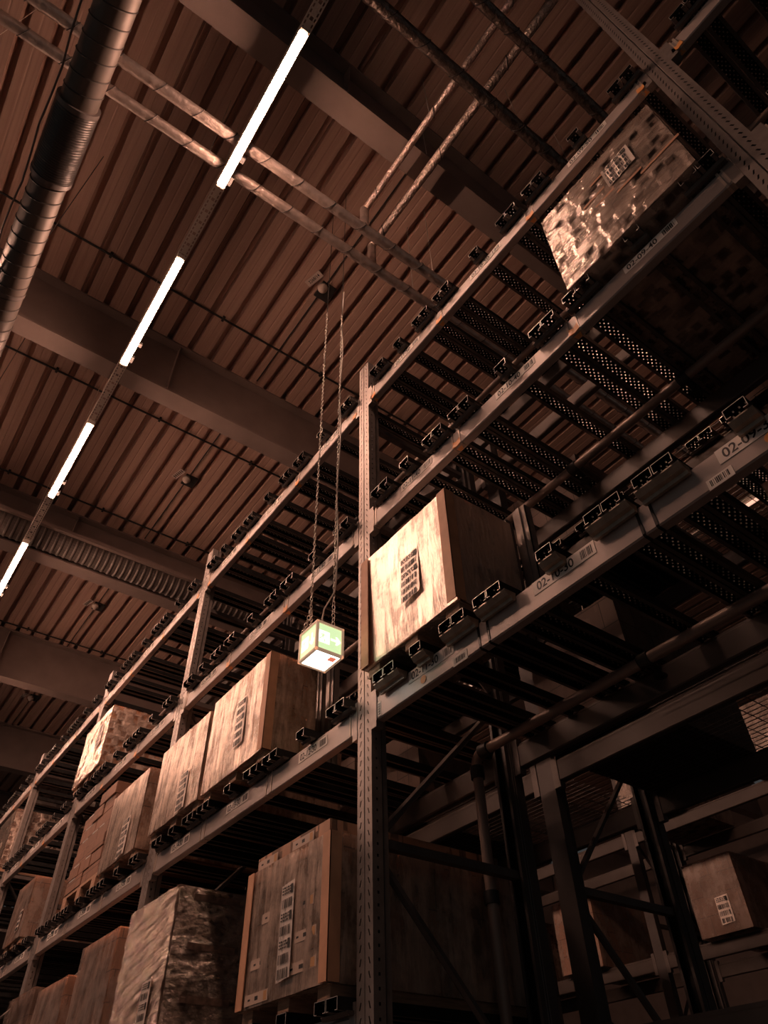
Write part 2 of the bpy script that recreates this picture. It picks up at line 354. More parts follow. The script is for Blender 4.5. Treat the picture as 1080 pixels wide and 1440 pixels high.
wrapped_pipe('wrapped_pipe', (-2.63,-4.5,8.07), (-2.63,6.5,8.07), .048, 'foil-wrapped pipe crossing the aisle, the lower one of the pair passing behind the top light', M_FOIL, group=GP, ends=[[(-2.63,1.94,8.5),(-2.63,1.94,8.07)]])
wrapped_pipe('wrapped_pipe', (-2.37,1.67,8.5), (8,1.67,8.5), .032, 'thin bright foil-wrapped pipe, left of the two running up the picture', M_FOIL2, .9, GP)
wrapped_pipe('wrapped_pipe', (-2.63,1.94,8.5), (8,1.94,8.5), .040, 'thicker crinkled bright foil pipe, right of the two running up the picture', M_FOIL2, .9, GP)
wrapped_pipe('wrapped_pipe', (-.93,-4,8.36), (-.93,8,8.36), .055, 'dark foil-wrapped pipe crossing under the two bright pipes', M_FOILD, group=GP)
wrapped_pipe('wrapped_pipe', (-.44,-4,8.36), (-.44,8,8.36), .05, 'dark wrapped pipe at the top right, second to cross the two bright pipes', M_FOILD, group=GP)
# hanger wires of the wrapped pipes
for k, (x, y, z0) in enumerate([(-2.37,2.5,8.1),(-2.63,2.45,8.1),(-1.35,1.67,8.52),(-1.7,1.94,8.53),(-.93,3.1,8.4),(-.93,2.4,8.4),(-2.63,.2,8.1)]):
    a = MB(); a.tube([(x,y,z0),(x,y,ROOF)], .0035, 5); tag(a.build('hanger_wire', M_CABLE), 'thin hanger wire between a foil pipe and the roof deck', 'wire', 'hanger wires of the foil pipes')

# ------------------------------------------------------------------ ducts
def spiral(x0, x1, y, z, r, step, mb, m=0, ms=1, rr=.006):
    mb.tube([(x0,y,z),(x1,y,z)], r, 36, m)
    x = x0
    while x < x1:
        ring = [(x+.02*math.cos(2*PI*j/28), y+(r+.001)*math.cos(2*PI*j/28), z+(r+.001)*math.sin(2*PI*j/28)) for j in range(29)]
        mb.tube(ring, rr, 5, ms, cap=False); x += step
t = thing('ventilation_duct', 'spiral metal duct running up the left edge of the picture, with dark flexible sleeve', 'duct', (-3, -.79, 7.7))
a = MB(); spiral(-9.5+3, -3.35+3, 0, 0, .14, .135, a); a.build('duct_section', [M_DUCT, M_SEAM], t)
a = MB(); spiral(-2.72+3, 8+3, 0, 0, .14, .135, a); a.build('duct_section', [M_DUCT, M_SEAM], t)
a = MB(); pts = []; rs = []
for i in range(121):
    pts.append((-.38+.68*i/120, 0, 0)); rs.append(.158+.006*math.sin(i*1.05*PI/2))
a.tube(pts, rs, 36, 0); tag(a.build('flexible_sleeve', [M_DUCTDK], t), 'dark ribbed flexible sleeve')
for x in (-1.6, -.36, .29, 2.0):
    a = MB(); a.tube([(x-.02,0,0),(x+.02,0,0)], .165 if x in (-.36,.29) else .146, 36); a.build('clamp_ring', M_STRUT, t)
for x in (-3.4,-.9, 1.6):
    a = MB(); a.tube([(x,-.14,.02),(x,-.14,ROOF-7.7)], .004, 5); a.tube([(x,.14,.02),(x,.14,ROOF-7.7)], .004, 5); a.build('hanger', M_DARKM, t)
a = MB(); pts = [(x*.25, -.97+.012*math.sin(x*1.7), 7.62+.02*math.sin(x*.9)) for x in range(-44, 30)]
a.tube(pts, .008, 6); tag(a.build('cable', M_STRUT), 'thin cable running beside the spiral duct', 'cable')
# ribbed duct crossing in front of the third girder
t = thing('ventilation_duct', 'dark ribbed round duct crossing the ceiling along a roof girder', 'duct', (-9.30, 0, 8.80))
a = MB(); pts = []; rs = []; n = 9*72
for i in range(n+1):
    pts.append((0, -3+10.5*i/n, 0)); rs.append(.19+(.013 if i % 6 in (0, 1) else 0))
a.tube(pts, rs, 30, 0, sm=False); a.build('ribbed_sleeve', M_DUCT, t)
a = MB(); a.box(.20, .26, -3, 7.5, .02, .08); a.build('rail', M_GIRD, t)
# far crosswise beam darkness: service tray beyond
# ------------------------------------------------------------------ smoke detectors
for i, (x, y) in enumerate([(-3.80,2.05),(-7.70,2.06),(-11.65,2.06),(-15.7,2.08)]):
    lab = ['smoke detector on the roof deck beside the plate numbered 3268/14', 'smoke detector with number plate in the bay left of the hanging exit sign', 'smoke detector under the deck beyond the ribbed duct', 'farthest smoke detector, near the left edge'][i]
    t = thing('smoke_detector', lab, 'smoke detector', (x, y, ROOF-.12), 'smoke detectors under the deck')
    a = MB(); a.box(-.16, .06, -.03, .16, .085, .12); a.build('bracket', M_DARKM, t)
    a = MB(); prof = [(0,.085),(.055,.085),(.062,.05),(.058,.03),(.035,.018),(.03,-.005),(.018,-.018),(0,-.02)]; ns = 20
    rings = [[(p[0]*math.cos(2*PI*k/ns), p[0]*math.sin(2*PI*k/ns), p[1]) for k in range(ns)] for p in prof]
    vs = [q for g in rings for q in g]; fs = [(j*ns+k, j*ns+(k+1) % ns, (j+1)*ns+(k+1) % ns, (j+1)*ns+k) for j in range(len(prof)-1) for k in range(ns)]
    a.mesh(vs, fs, 0, True); a.build('sensor_head', M_CREAM, t)
    pl = MB(); pl.box(-.055, .055, -.022, .022, -.002, .002); po = pl.build('number_plate', M_PLATE, t, (.045, -.15, .05)); po.rotation_euler = (0, 0, .25)
    po.scale = (2.1, 2.1, 1)
    if i == 0:
        lettering('3268/14', po, (0, 0, -.0026), .028, .86, 'plate_number', (PI, 0, 0))
    else:
        q = MB()
        for k in range(6): q.box(-.045+.016*k, -.037+.016*k, -.012, .012, -.003, -.0025)
        q.build('plate_marks', M_INK, po)
    a = MB(); a.tube([(-1.7,.02,.10),(1.8,.02,.10)], .008, 6); a.build('conduit', M_DARKM, t)

# ------------------------------------------------------------------ hanging exit sign
SX0, SX1, SY0, SY1, SZ0, SZ1 = -2.815, -2.635, 1.545, 1.715, 3.585, 3.765
sx, sy, sz = (SX0+SX1)/2, (SY0+SY1)/2, SZ0
t = thing('exit_sign', 'lit cube-shaped green exit sign hanging on chains beside the perforated post', 'exit sign', (sx, sy, sz))
hx, hy, H = .09, .085, .18
a = MB(); e = .015
for X in (-hx, hx):
    for Y in (-hy, hy): a.box(X-(e if X > 0 else 0), X+(e if X < 0 else 0), Y-(e if Y > 0 else 0), Y+(e if Y < 0 else 0), 0, H, 0, .003)
for Z in (0, H-e):
    for Y in (-hy, hy-e): a.box(-hx, hx, Y, Y+e, Z, Z+e, 0, .003)
    for X in (-hx, hx-e): a.box(X, X+e, -hy, hy, Z, Z+e, 0, .003)
a.box(-hx+e, hx-e, -hy+e, hy-e, H-.01, H-.004)
a.build('frame', M_SIGNFR, t)
M_GREEN = emis('lit_green_panel', (.66,.86,.46), .88); M_WHITEP = emis('lit_white_pictogram', (1,.97,.9), 1.5); M_BOT = emis('lit_white_panel', (1,.95,.86), 6.0)
a = MB(); a.box(-hx+e*.6, hx-e*.6, -hy+e*.6, hy-e*.6, .004, .008); o = a.build('bottom_panel', M_BOT, t); tag(o, 'glowing white bottom panel')
a = MB(); a.box(.024, .062, .022, .060, .0005, .0030); a.build('sticker', M_REDT, o)
def pict(parent, face):
    """white doorway square with green running figure, and a white arrow; coordinates (u,v) on the face"""
    wq = MB(); gq = MB()
    def P3(u, v, d): return (u, -hy+e*.45-d, v+H/2) if face == 'y' else (hx-e*.45+d, u, v+H/2)
    def pg(m, pts, d): m.poly([P3(u, v, d) for u, v in pts])
    pg(wq, [(-.068,-.036),(-.002,-.036),(-.002,.036),(-.068,.036)], .0006)
    fig = [[(-.045,.022),(-.037,.022),(-.037,.030),(-.045,.030)], [(-.052,-.002),(-.042,-.006),(-.030,.016),(-.042,.019)],
           [(-.036,.016),(-.018,.006),(-.020,.001),(-.036,.009)], [(-.044,.018),(-.060,.008),(-.058,.003),(-.044,.011)],
           [(-.044,-.004),(-.030,-.014),(-.028,-.030),(-.034,-.030),(-.037,-.016),(-.050,-.006)], [(-.052,-.002),(-.048,-.008),(-.064,-.022),(-.067,-.017)]]
    for p in fig: pg(gq, p, .0012)
    if face == 'x': ar = [(.006,-.006),(.042,-.006),(.036,-.024),(.046,-.024),(.068,0),(.046,.024),(.036,.024),(.042,.006),(.006,.006)]
    else: ar = [(.028,.034),(.028,-.010),(.012,-.004),(.012,-.014),(.034,-.036),(.056,-.014),(.056,-.004),(.040,-.010),(.040,.034)]
    pg(wq, ar[:2]+[ar[-2], ar[-1]], .0006); pg(wq, ar[1:-1], .0006)
    wq.build('pictogram', M_WHITEP, parent); gq.build('running_figure', M_GREEN, parent)
for nm, bx, fc in (('side', (-hx+e*.6, hx-e*.6, -hy+e*.45, -hy+e*.45+.003), 'y'), ('end', (hx-e*.45-.003, hx-e*.45, -hy+e*.6, hy-e*.6), 'x')):
    a = MB(); a.box(*bx, e*.6, H-e*.6); o = a.build('sign_panel', M_GREEN, t); tag(o, 'green panel with white figure and arrow'); pict(o, fc)
for bx in ((-hx+e*.6, hx-e*.6, hy-e*.45-.003, hy-e*.45), (-hx+e*.45, -hx+e*.45+.003, -hy+e*.6, hy-e*.6)):
    a = MB(); a.box(*bx, e*.6, H-e*.6); a.build('sign_panel', M_GREEN, t)
def chain(mb, p0, p1, pitch=.026, w=.0085, r=.0022):
    p0, p1 = Vector(p0), Vector(p1); d = p1-p0; L = d.length; d.normalize(); n = max(1, int(L/pitch))
    up = Vector((0,0,1)) if abs(d.z) < .9 else Vector((1,0,0)); A = d.cross(up).normalized(); Bv = d.cross(A)
    for i in range(n):
        c = p0+d*(L*(i+.5)/n); s = A if i % 2 else Bv; s = (s+.25*(Bv if i % 2 else A)).normalized(); h = pitch*.66
        ring = [c+d*(h*math.cos(2*PI*k/8))+s*(w*math.sin(2*PI*k/8)) for k in range(9)]
        mb.tube(ring, r, 5, 0, cap=False)
knot1 = Vector((-.08,-.03,.345)); knot2 = Vector((.06,.03,.36))
a = MB(); chain(a, knot1, (-.125,-.028,3.6)); chain(a, knot1, (-hx+.01,-hy+.01,H)); chain(a, knot1, (.0,-hy+.02,H))
a.tube([knot1-Vector((0,0,.012)), knot1+Vector((0,0,.012))], [.012,.012], 8); a.build('chain', M_CHAIN, t)
a = MB(); chain(a, knot2, (.03,.03,3.4)); chain(a, knot2, (hx-.01,.02,H)); a.build('chain', M_CHAIN, t)
a = MB(); a.tube([(-.125,-.028,3.6),(-.135,-.028,ROOF-sz)], .003, 6); a.tube([(.03,.03,3.4),(.015,.03,ROOF-sz)], .003, 6); a.build('suspension_wire', M_DARKM, t)
a = MB(); pts = [(.045,-.02,H),(.03,-.02,H+.06),(.03,-.01,H+.13),(.065,.03,H+.24)]
pts += [(.066+.012*math.sin(k*.5)-.035*k/40, .035, H+.3+3.3*k/40) for k in range(41)]
a.tube(pts, .0045, 7); a.build('power_cable', M_CABLE, t)

# ------------------------------------------------------------------ rack parts (shared meshes)
def slot_strip(mb, o, u, v, w, h, cols, pitch, m=0, slant=.010, hl=.026, hw=.008):
    """flat steel strip with staggered slanted slots; o origin, u width dir, v height dir"""
    o, u, v = Vector(o), Vector(u), Vector(v); n = int(h/pitch); ph = h/n; cw = w/len(cols)
    for c, sl in enumerate(cols):
        for i in range(n):
            a, b = c*cw, (c+1)*cw; z0, z1 = i*ph, (i+1)*ph; uc = (a+b)/2; zc = (z0+z1)/2; s = slant*sl
            O = [(a,z0),(b,z0),(b,z1),(a,z1)]; Hh = [(uc-hw/2-s/2,zc-hl/2),(uc+hw/2-s/2,zc-hl/2),(uc+hw/2+s/2,zc+hl/2),(uc-hw/2+s/2,zc+hl/2)]
            for k in range(4):
                mb.poly([o+u*q[0]+v*q[1] for q in (O[k], O[(k+1) % 4], Hh[(k+1) % 4], Hh[k])], m)
def front_post(h, detail=True):
    mb = MB(); W, D = .12, .10
    if detail:
        slot_strip(mb, (-W/2,0,0), (1,0,0), (0,0,1), W*.46, h, [1], .05)
        mb.poly([(-W*.04,0,0),(W*.0,.010,0),(W*.0,.010,h),(-W*.04,0,h)]); mb.poly([(0,.010,0),(W*.04,0,0),(W*.04,0,h),(0,.010,h)])
        slot_strip(mb, (W*.04,0,0), (1,0,0), (0,0,1), W*.46, h, [-1], .05)
        for sgn in (-1, 1): slot_strip(mb, (sgn*W/2,0,0), (0,1,0), (0,0,1), D*.6, h, [0], .05, hl=.012, hw=.010)
    else:
        mb.poly([(-W/2,0,0),(W/2,0,0),(W/2,0,h),(-W/2,0,h)])
        for sgn in (-1, 1): mb.poly([(sgn*W/2,0,0),(sgn*W/2,D*.6,0),(sgn*W/2,D*.6,h),(sgn*W/2,0,h)])
    for sgn in (-1, 1):
        mb.poly([(sgn*W/2,D*.6,0),(sgn*W*.40,D*.7,0),(sgn*W*.40,D*.7,h),(sgn*W/2,D*.6,h)])
        mb.poly([(sgn*W*.40,D*.7,0),(sgn*W*.40,D,0),(sgn*W*.40,D,h),(sgn*W*.40,D*.7,h)])
        mb.poly([(sgn*W*.40,D,0),(sgn*W*.25,D,0),(sgn*W*.25,D,h),(sgn*W*.40,D,h)])
    mb.box(-W/2+.004, W/2-.004, D*.62, D*.66, 0, h, 1)
    mb.box(-W*.62, W*.62, -.02, D+.02, 0, .006)
    return mb
_pm = {}
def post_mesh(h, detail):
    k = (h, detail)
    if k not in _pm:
        o = front_post(h, detail).build('post', [M_POST if detail else M_POST_SHADE, M_CHAN]); _pm[k] = o.data; bpy.data.objects.remove(o)
    return _pm[k]
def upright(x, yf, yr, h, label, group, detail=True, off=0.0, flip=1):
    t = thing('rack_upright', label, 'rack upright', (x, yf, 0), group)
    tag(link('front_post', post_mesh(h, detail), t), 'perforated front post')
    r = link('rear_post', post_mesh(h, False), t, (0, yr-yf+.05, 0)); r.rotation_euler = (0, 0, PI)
    D = yr-yf-.05; z = .75; k = 0
    while z < h-.1:
        a = MB(); a.box(-.022, .022, .07, D, z-.02, z+.02); a.box(-.024, .024, .05, .11, z-.028, z+.028); a.build('horizontal_brace', M_STRUT, t)
        if z+.95 < h:
            za, zb = (z+.04, z+.92) if k % 2 == 0 else (z+.92, z+.04)
            a = MB(); a.tube([(.012,.08,za),(.012,D-.02,zb)], .020, 6, sm=False); a.build('diagonal_brace', M_STRUT, t)
        z += 1.005; k += 1
    return t

def band(x, z0, z1, y0, y1, mat_, parent, arrow, w=.012, gap=.03):
    for s in (-gap, gap):
        a = MB(); t_ = .003; e = .006
        a.box(x+s-w/2, x+s+w/2, y0-t_, y0, z0+e, z1-e); a.box(x+s-w/2, x+s+w/2, y0+e, y1-e, z0-t_, z0)
        a.poly([(x+s-w/2,y0-t_,z0+e),(x+s+w/2,y0-t_,z0+e),(x+s+w/2,y0+e,z0-t_),(x+s-w/2,y0+e,z0-t_)])
        a.box(x+s-w/2, x+s+w/2, y0+e, y1-e, z1, z1+t_)
        a.poly([(x+s-w/2,y0-t_,z1-e),(x+s+w/2,y0-t_,z1-e),(x+s+w/2,y0+e,z1+t_),(x+s-w/2,y0+e,z1+t_)])
        a.build('strap', mat_, parent)
    if arrow:
        a = MB(); y = y0-.004; zz = z0
        pts = [(x-.028, zz+.052), (x, zz+.036), (x+.028, zz+.052), (x+.034, zz+.006), (x, zz-.004), (x-.034, zz+.006)]
        a.poly([(p[0], y, p[1]) for p in [pts[0], pts[1], pts[4], pts[5]]]); a.poly([(p[0], y, p[1]) for p in [pts[1], pts[2], pts[3], pts[4]]])
        a.poly([(x-.03,y,zz+.004),(x+.03,y,zz+.004),(x+.012,y+.045,zz-.005),(x-.012,y+.045,zz-.005)])
        tag(a.build('arrow_clip', M_ORANGE, parent), 'orange arrow-shaped clip')

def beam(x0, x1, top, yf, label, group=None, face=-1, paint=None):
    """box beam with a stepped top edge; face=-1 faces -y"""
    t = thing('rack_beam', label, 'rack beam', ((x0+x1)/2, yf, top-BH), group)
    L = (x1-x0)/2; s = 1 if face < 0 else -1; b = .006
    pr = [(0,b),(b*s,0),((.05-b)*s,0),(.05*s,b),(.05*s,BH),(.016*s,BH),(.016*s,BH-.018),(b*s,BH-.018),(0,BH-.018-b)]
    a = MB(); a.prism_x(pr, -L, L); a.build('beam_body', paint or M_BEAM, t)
    for sg in (-1, 1):
        c = MB(); c.box(sg*L-.002, sg*(L-.045), -.004*s, .04*s, -.035, BH+.03); c.build('end_connector', M_STRUT if paint else M_POST, t)
    return t
def slot_label(t, xc, code, z, w=.30, h=.062, wx=.75, small=False, dot=False, seed=0, dy=-.002):
    a = MB(); a.box(xc-w/2, xc+w/2, dy, 0, z-h/2, z+h/2); lb = a.build('location_label', M_PAPER, t)
    tag(lb, 'printed label %s with barcode' % code)
    lettering(code, lb, (xc-.045, dy-.0006, z-.002), h*.92, wx, 'location_code')
    q = MB(); barcode(q, xc+w/2-.075, xc+w/2-.012, z-h*.32, z+h*.32, dy-.0002, 9, seed); q.build('barcode', M_INK, lb)
    if small:
        a = MB(); a.box(xc+.155, xc+.255, dy, 0, z-.103, z-.055) if small == 1 else a.box(xc-.24, xc-.14, dy, 0, z-.103, z-.058); sl = a.build('barcode_sticker', M_PAPER, t)
        q = MB(); c0 = xc+.168 if small == 1 else xc-.228
        barcode(q, c0, c0+.075, z-.092, z-.066, dy-.0002, 12, seed+5); q.build('barcode', M_INK, sl)
    if dot:
        a = MB(); c = (xc+dot, z-.058); a.poly([(c[0]+.021*math.cos(2*PI*k/20), dy-.0008, c[1]+.021*math.sin(2*PI*k/20)) for k in range(20)]); a.build('orange_dot', M_ORANGE, t)

# perforated pallet-support channel (C section open below, punched top web)
CW, CH, CL = .084, .046, 1.155
def channel_mesh():
    mb = MB(); x0, x1 = -CW/2, CW/2; t_ = .0022; y0, y1 = 0.0, CL
    nx, ny = 6, 60; ex = .006; dx = (x1-x0-2*ex)/nx; dy = (y1-y0)/ny; zt = CH
    mb.poly([(x0,y0,zt),(x0+ex,y0,zt),(x0+ex,y1,zt),(x0,y1,zt)]); mb.poly([(x1-ex,y0,zt),(x1,y0,zt),(x1,y1,zt),(x1-ex,y1,zt)])
    for i in range(nx):
        for j in range(ny):
            a, b = x0+ex+i*dx, x0+ex+(i+1)*dx; c, d = y0+j*dy, y0+(j+1)*dy
            if (i+j) % 2 or j < 1:
                mb.poly([(a,c,zt),(b,c,zt),(b,d,zt),(a,d,zt)]); continue
            xm, ym, r = (a+b)/2, (c+d)/2, .0042
            h = [(xm+r*math.cos(PI/4+PI/2*k-PI), ym+r*math.sin(PI/4+PI/2*k-PI)) for k in range(4)]
            O = [(a,c),(b,c),(b,d),(a,d)]
            for k in range(4):
                mb.poly([(*O[k],zt),(*O[(k+1) % 4],zt),(*h[(k+1) % 4],zt),(*h[k],zt)])
                mb.poly([(*h[k],zt),(*h[(k+1) % 4],zt),(*h[(k+1) % 4],zt-.006),(*h[k],zt-.006)], 2)
    for x in (x0, x1):
        mb.poly([(x,y0,0),(x,y1,0),(x,y1,zt),(x,y0,zt)])
    mb.poly([(x0,y0,0),(x0+.018,y0,0),(x0+.018,y1,0),(x0,y1,0)], 3); mb.poly([(x1,y0,0),(x1-.018,y0,0),(x1-.018,y1,0),(x1,y1,0)], 3)
    # bright cut edge at both ends
    for y in (y0-.0006, y1+.0006):
        mb.box(x0, x1, y-.0006, y+.0006, zt-t_, zt, 1); mb.box(x0, x0+t_, y-.0006, y+.0006, 0, zt, 1); mb.box(x1-t_, x1, y-.0006, y+.0006, 0, zt*1, 1)
        mb.box(x0, x0+.018, y-.0006, y+.0006, 0, t_, 1); mb.box(x1-.018, x1, y-.0006, y+.0006, 0, t_, 1)
    return mb
o = channel_mesh().build('channel', [M_CHAN, M_EDGE, M_RIM, M_STRUT]); ME_CHAN = o.data; bpy.data.objects.remove(o)
def bracket_mesh(w, big):
    mb = MB()
    if not big:
        mb.prism_x([(.078,0),(.078,-.002),(.072,-.014),(.050,-.016),(.040,-.004),(.040,0)], -w/2, w/2); return mb
    pr = [(.078,0),(.078,-.002),(.070,-.040),(.052,-.044),(.048,-.030),(.030,-.026),(.012,-.006),(.012,0)]
    mb.prism_x(pr, -w/2, w/2)
    return mb
BRK = {}
for w in (.095, .20):
    for br in (True, False):
        o = bracket_mesh(w, br).build('bracket', M_BRKT if br else M_BRKTD); BRK[(w, br)] = o.data; bpy.data.objects.remove(o)
YS = 1.852
def support(x, top, double, label, group, y=YS, bright=False):
    nm = 'double_pallet_support' if double else 'pallet_support'
    t = thing(nm, label, 'pallet support', (x, y, top), group)
    for dx in ((-.045, .045) if double else (0,)): link('channel', ME_CHAN, t, (dx, 0, 0))
    w = .20 if double else .095
    link('bracket', BRK[(w, bright)], t, (0, 0, 0))
    return t

# ------------------------------------------------------------------ near rack
code = lambda bay, slot, lv: '02-%02d-%d0' % (9+3*bay+slot, lv)
names = ['right of the central post', 'first bay left of the central post', 'second bay left of the central post', 'third bay left of the central post', 'fourth bay left of the central post']
tops = [8.4, 6.52, 6.5, 6.46, 6.46, 6.46]
ul = ['tall perforated rack post at the top right corner of the picture', 'perforated rack post running down the middle of the picture', 'first rack post left of the middle one, behind the wrapped pallets', 'second rack post left of the middle one', 'third rack post left of the middle one', 'farthest rack post at the left edge']
for i, x in enumerate(P): upright(x, YF-.002, YR, tops[i], ul[i], 'uprights of the near rack', detail=True)
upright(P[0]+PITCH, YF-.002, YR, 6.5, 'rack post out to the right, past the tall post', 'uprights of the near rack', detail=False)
lvname = {2: 'second', 3: 'third', 4: 'fourth', 5: 'top'}
SLOT_C = [-.53, -1.43, -2.29]; STRAP = [-1.0, -1.9]
for bay in range(-1, 5):
    xp = P[0]-PITCH*bay; x1 = xp-.061; x0 = xp-PITCH+.061
    nb = 'right of the tall right-hand post' if bay < 0 else names[bay]
    for lv in (2, 3, 4, 5):
        if bay < 0 and lv < 4: continue
        if lv == 2 and bay == 0: continue
        top = BT[lv]
        lbl = '%s-level steel front beam, bay %s' % (lvname[lv], nb)
        if 0 <= bay < 3 and lv > 2: lbl = 'steel front beam carrying location labels %s to %s' % (code(bay, 0, lv), code(bay, 2, lv))
        t = beam(x0, x1, top, YF, lbl)
        xc = (x0+x1)/2
        black = (bay == 0 and lv == 3)
        if lv > 2:
            for sx_ in STRAP: band(xp+sx_-xc, 0, BH, 0, .05, M_BAND if black else M_STRAP, t, not black and lv > 3)
            if not black:
                for sx_ in (-.12, -PITCH+.12): band(xp+sx_-xc, 0, BH, 0, .05, M_STRAP, t, lv == 5, gap=.012)
            if bay >= 0:
                for s_ in range(3):
                    big = (bay == 0 and lv == 3)
                    slot_label(t, xp+SLOT_C[s_]-xc+.02, code(bay, s_, lv), (BH-.045 if big else BH-.058), .34 if big else .30, .064 if big else .058, .96 if big else .90, small={0:2, 2:1}.get(s_, False) if big else False, dot=({0:.01, 2:-.06}.get(s_, False)) if big else False, seed=lv*31+bay*7+s_)
        if black:
            a = MB(); a.box(x0-xc+.055, x0-xc+.083, -.002, 0, .01, .09); q = a.build('barcode_sticker', M_PAPER, t)
            a = MB()
            for k in range(14): a.box(x0-xc+.060, x0-xc+.078, -.0026, -.002, .018+.0046*k, .0195+.0046*k+.0015*(k % 3 == 0))
            a.build('barcode', M_INK, q)
            a = MB(); a.box(x0-xc+.046, x0-xc+.052, -.004, .0, -.002, BH-.01); a.build('strap', M_BAND, t)
        tr = beam(x0, x1, top, YR, 'rear steel beam at the %s level, bay %s' % (lvname[lv], nb), face=-1, paint=M_BEAM_SHADE)
        if bay < 0 and lv < 4: continue
        # pallet supports
        for s_ in range(3):
            c = xp+SLOT_C[s_]; cd = code(max(bay, 0), s_, lv)
            side = [(-.17 if s_ == 0 else STRAP[s_-1]-.12), (STRAP[s_]+.12 if s_ < 2 else -PITCH+.27)]
            if bay < 0: L = ['steel support channel right of the tall right-hand post']*3
            elif lv == 2: L = ['steel support channel under the lowest pallets, bay %s' % nb]*3
            else: L = ['pair of perforated support channels right of label %s' % cd, 'single perforated support channel above label %s' % cd, 'pair of perforated support channels left of label %s' % cd]
            g = 'pallet support channels of the near rack'
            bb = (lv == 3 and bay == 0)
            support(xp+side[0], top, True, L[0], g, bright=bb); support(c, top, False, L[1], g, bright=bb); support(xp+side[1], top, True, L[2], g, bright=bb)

# sprinkler pipes inside the rack
def sprinkler(x0, x1, y, z, r, label, heads, drop=None):
    t = thing('sprinkler_pipe', label, 'pipe', (x1, y, z), 'sprinkler pipes inside the near rack')
    a = MB(); pts = [(x0-x1, 0, 0), (0, 0, 0)]
    if drop is not None:
        pts = [(x1*0, 0, 0), (x0-x1+.1, 0, 0)]
        for k in range(7):
            an = PI/2*k/6; pts.append((x0-x1+.06-.06*math.sin(an), 0, -.06+.06*math.cos(an)))
        pts.append((x0-x1, 0, drop-z))
    a.tube(pts, r, 18); a.build('pipe_run', M_PIPE, t)
    if drop is not None:
        
        for q_ in ([(x0-x1, 0, -.07), (x0-x1, 0, -.14)], [(x0-x1+.05,0,0),(x0-x1+.12,0,0)], [(x0-x1,0,-.72),(x0-x1,0,-.78)]):
            a = MB(); a.tube(q_, r*1.35, 16); a.build('coupling', M_DARKM, t)
    for hx_ in heads:
        a = MB(); X = hx_-x1
        a.tube([(X-.03,0,0),(X+.03,0,0)], r*1.3, 14); a.tube([(X,0,0),(X,.09,-.02)], r*.62, 10); a.tube([(X,.09,-.01),(X,.09,-.055)], .014, 10); a.tube([(X,.09,-.055),(X,.09,-.059)], .034, 14); a.build('sprinkler_head', M_DARKM, t)
    return t
sprinkler(-2.825, 3.2, 2.76, 3.405, .029, 'round sprinkler pipe of the third level turning down behind the central post', [-1.6, -.6], drop=.3)
sprinkler(-12, 3.2, 2.685, 4.735, .027, 'round sprinkler pipe running behind the brightest wrapped pallet at the fourth level', [-.82,-1.62,-3.4,-6.2])
sprinkler(-12, 3.2, 2.66, 6.06, .024, 'thin sprinkler pipe at the top level of the rack', [-3.9])
for x, lb in ((-1.935, 'folded steel guard profile standing behind the brightest wrapped pallet'), (-3.91, 'pale folded steel guard profile left of the hanging exit sign')):
    t = thing('guard_profile', lb, 'steel profile', (x, 2.38, 3.51), 'folded steel guard profiles')
    for dx in (-.075, .075):
        a = MB(); a.box(dx-.05, dx+.05, 0, .006, .0, .90); a.box(dx-.05, dx-.045, 0, .05, 0, .90); a.box(dx+.045, dx+.05, 0, .05, 0, .90); a.box(dx-.012, dx+.012, -.01, 0, 0, .90)
        a.build('steel_strip', M_POST, t)

# ------------------------------------------------------------------ wrapped pallets
def shell(x0, x1, y0, y1, z0, z1, bulge, amp, seed, nu=26, nv=26, m=0, stretch=(3,3,1), lean=0.0):
    """closed wrapped block with slightly wavy sides; front at y0"""
    mb = MB()
    def q(fx, fy, fz, nx, ny, nz):
        p = Vector((x0+(x1-x0)*fx, y0+(y1-y0)*fy, z0+(z1-z0)*fz))
        n = Vector((nx, ny, nz)); s = Vector((p.x*stretch[0]+seed*7.3, p.y*stretch[1], p.z*stretch[2]))
        edge = 1.0
        d = amp*noise.noise(s*2.2)*edge+amp*.5*noise.noise(s*6)+amp*.8
        bb = bulge*math.sin(PI*min(max(fz,0),1))*(math.sin(PI*fx) if abs(ny) else math.sin(PI*fy))
        p = p+n*(d+bb)
        if ny < 0: p.y += lean*(1-fz)
        return p
    def grid(f, a, b):
        vs = [f(i/a, j/b) for i in range(a+1) for j in range(b+1)]
        fs = [(i*(b+1)+j, (i+1)*(b+1)+j, (i+1)*(b+1)+j+1, i*(b+1)+j+1) for i in range(a) for j in range(b)]
        mb.mesh(vs, fs, m, True)
    grid(lambda u, v: q(u, 0, v, 0, -1, 0), nu, nv); grid(lambda u, v: q(u, 1, v, 0, 1, 0), 6, 8)
    grid(lambda u, v: q(0, u, v, -1, 0, 0), 10, nv); grid(lambda u, v: q(1, u, v, 1, 0, 0), 10, nv)
    grid(lambda u, v: q(u, v, 1, 0, 0, .5), 10, 8); grid(lambda u, v: q(u, v, 0, 0, 0, -.5), 10, 8)
    c = Vector(((x0+x1)/2, (y0+y1)/2, (z0+z1)/2))
    for i, f in enumerate(mb.f):
        p = [Vector(mb.v[k]) for k in f]; nn = (p[2]-p[0]).cross(p[3]-p[1])
        if nn.dot((p[0]+p[2])/2-c) < 0: mb.f[i] = tuple(reversed(f))
    mb.keep = True
    return mb
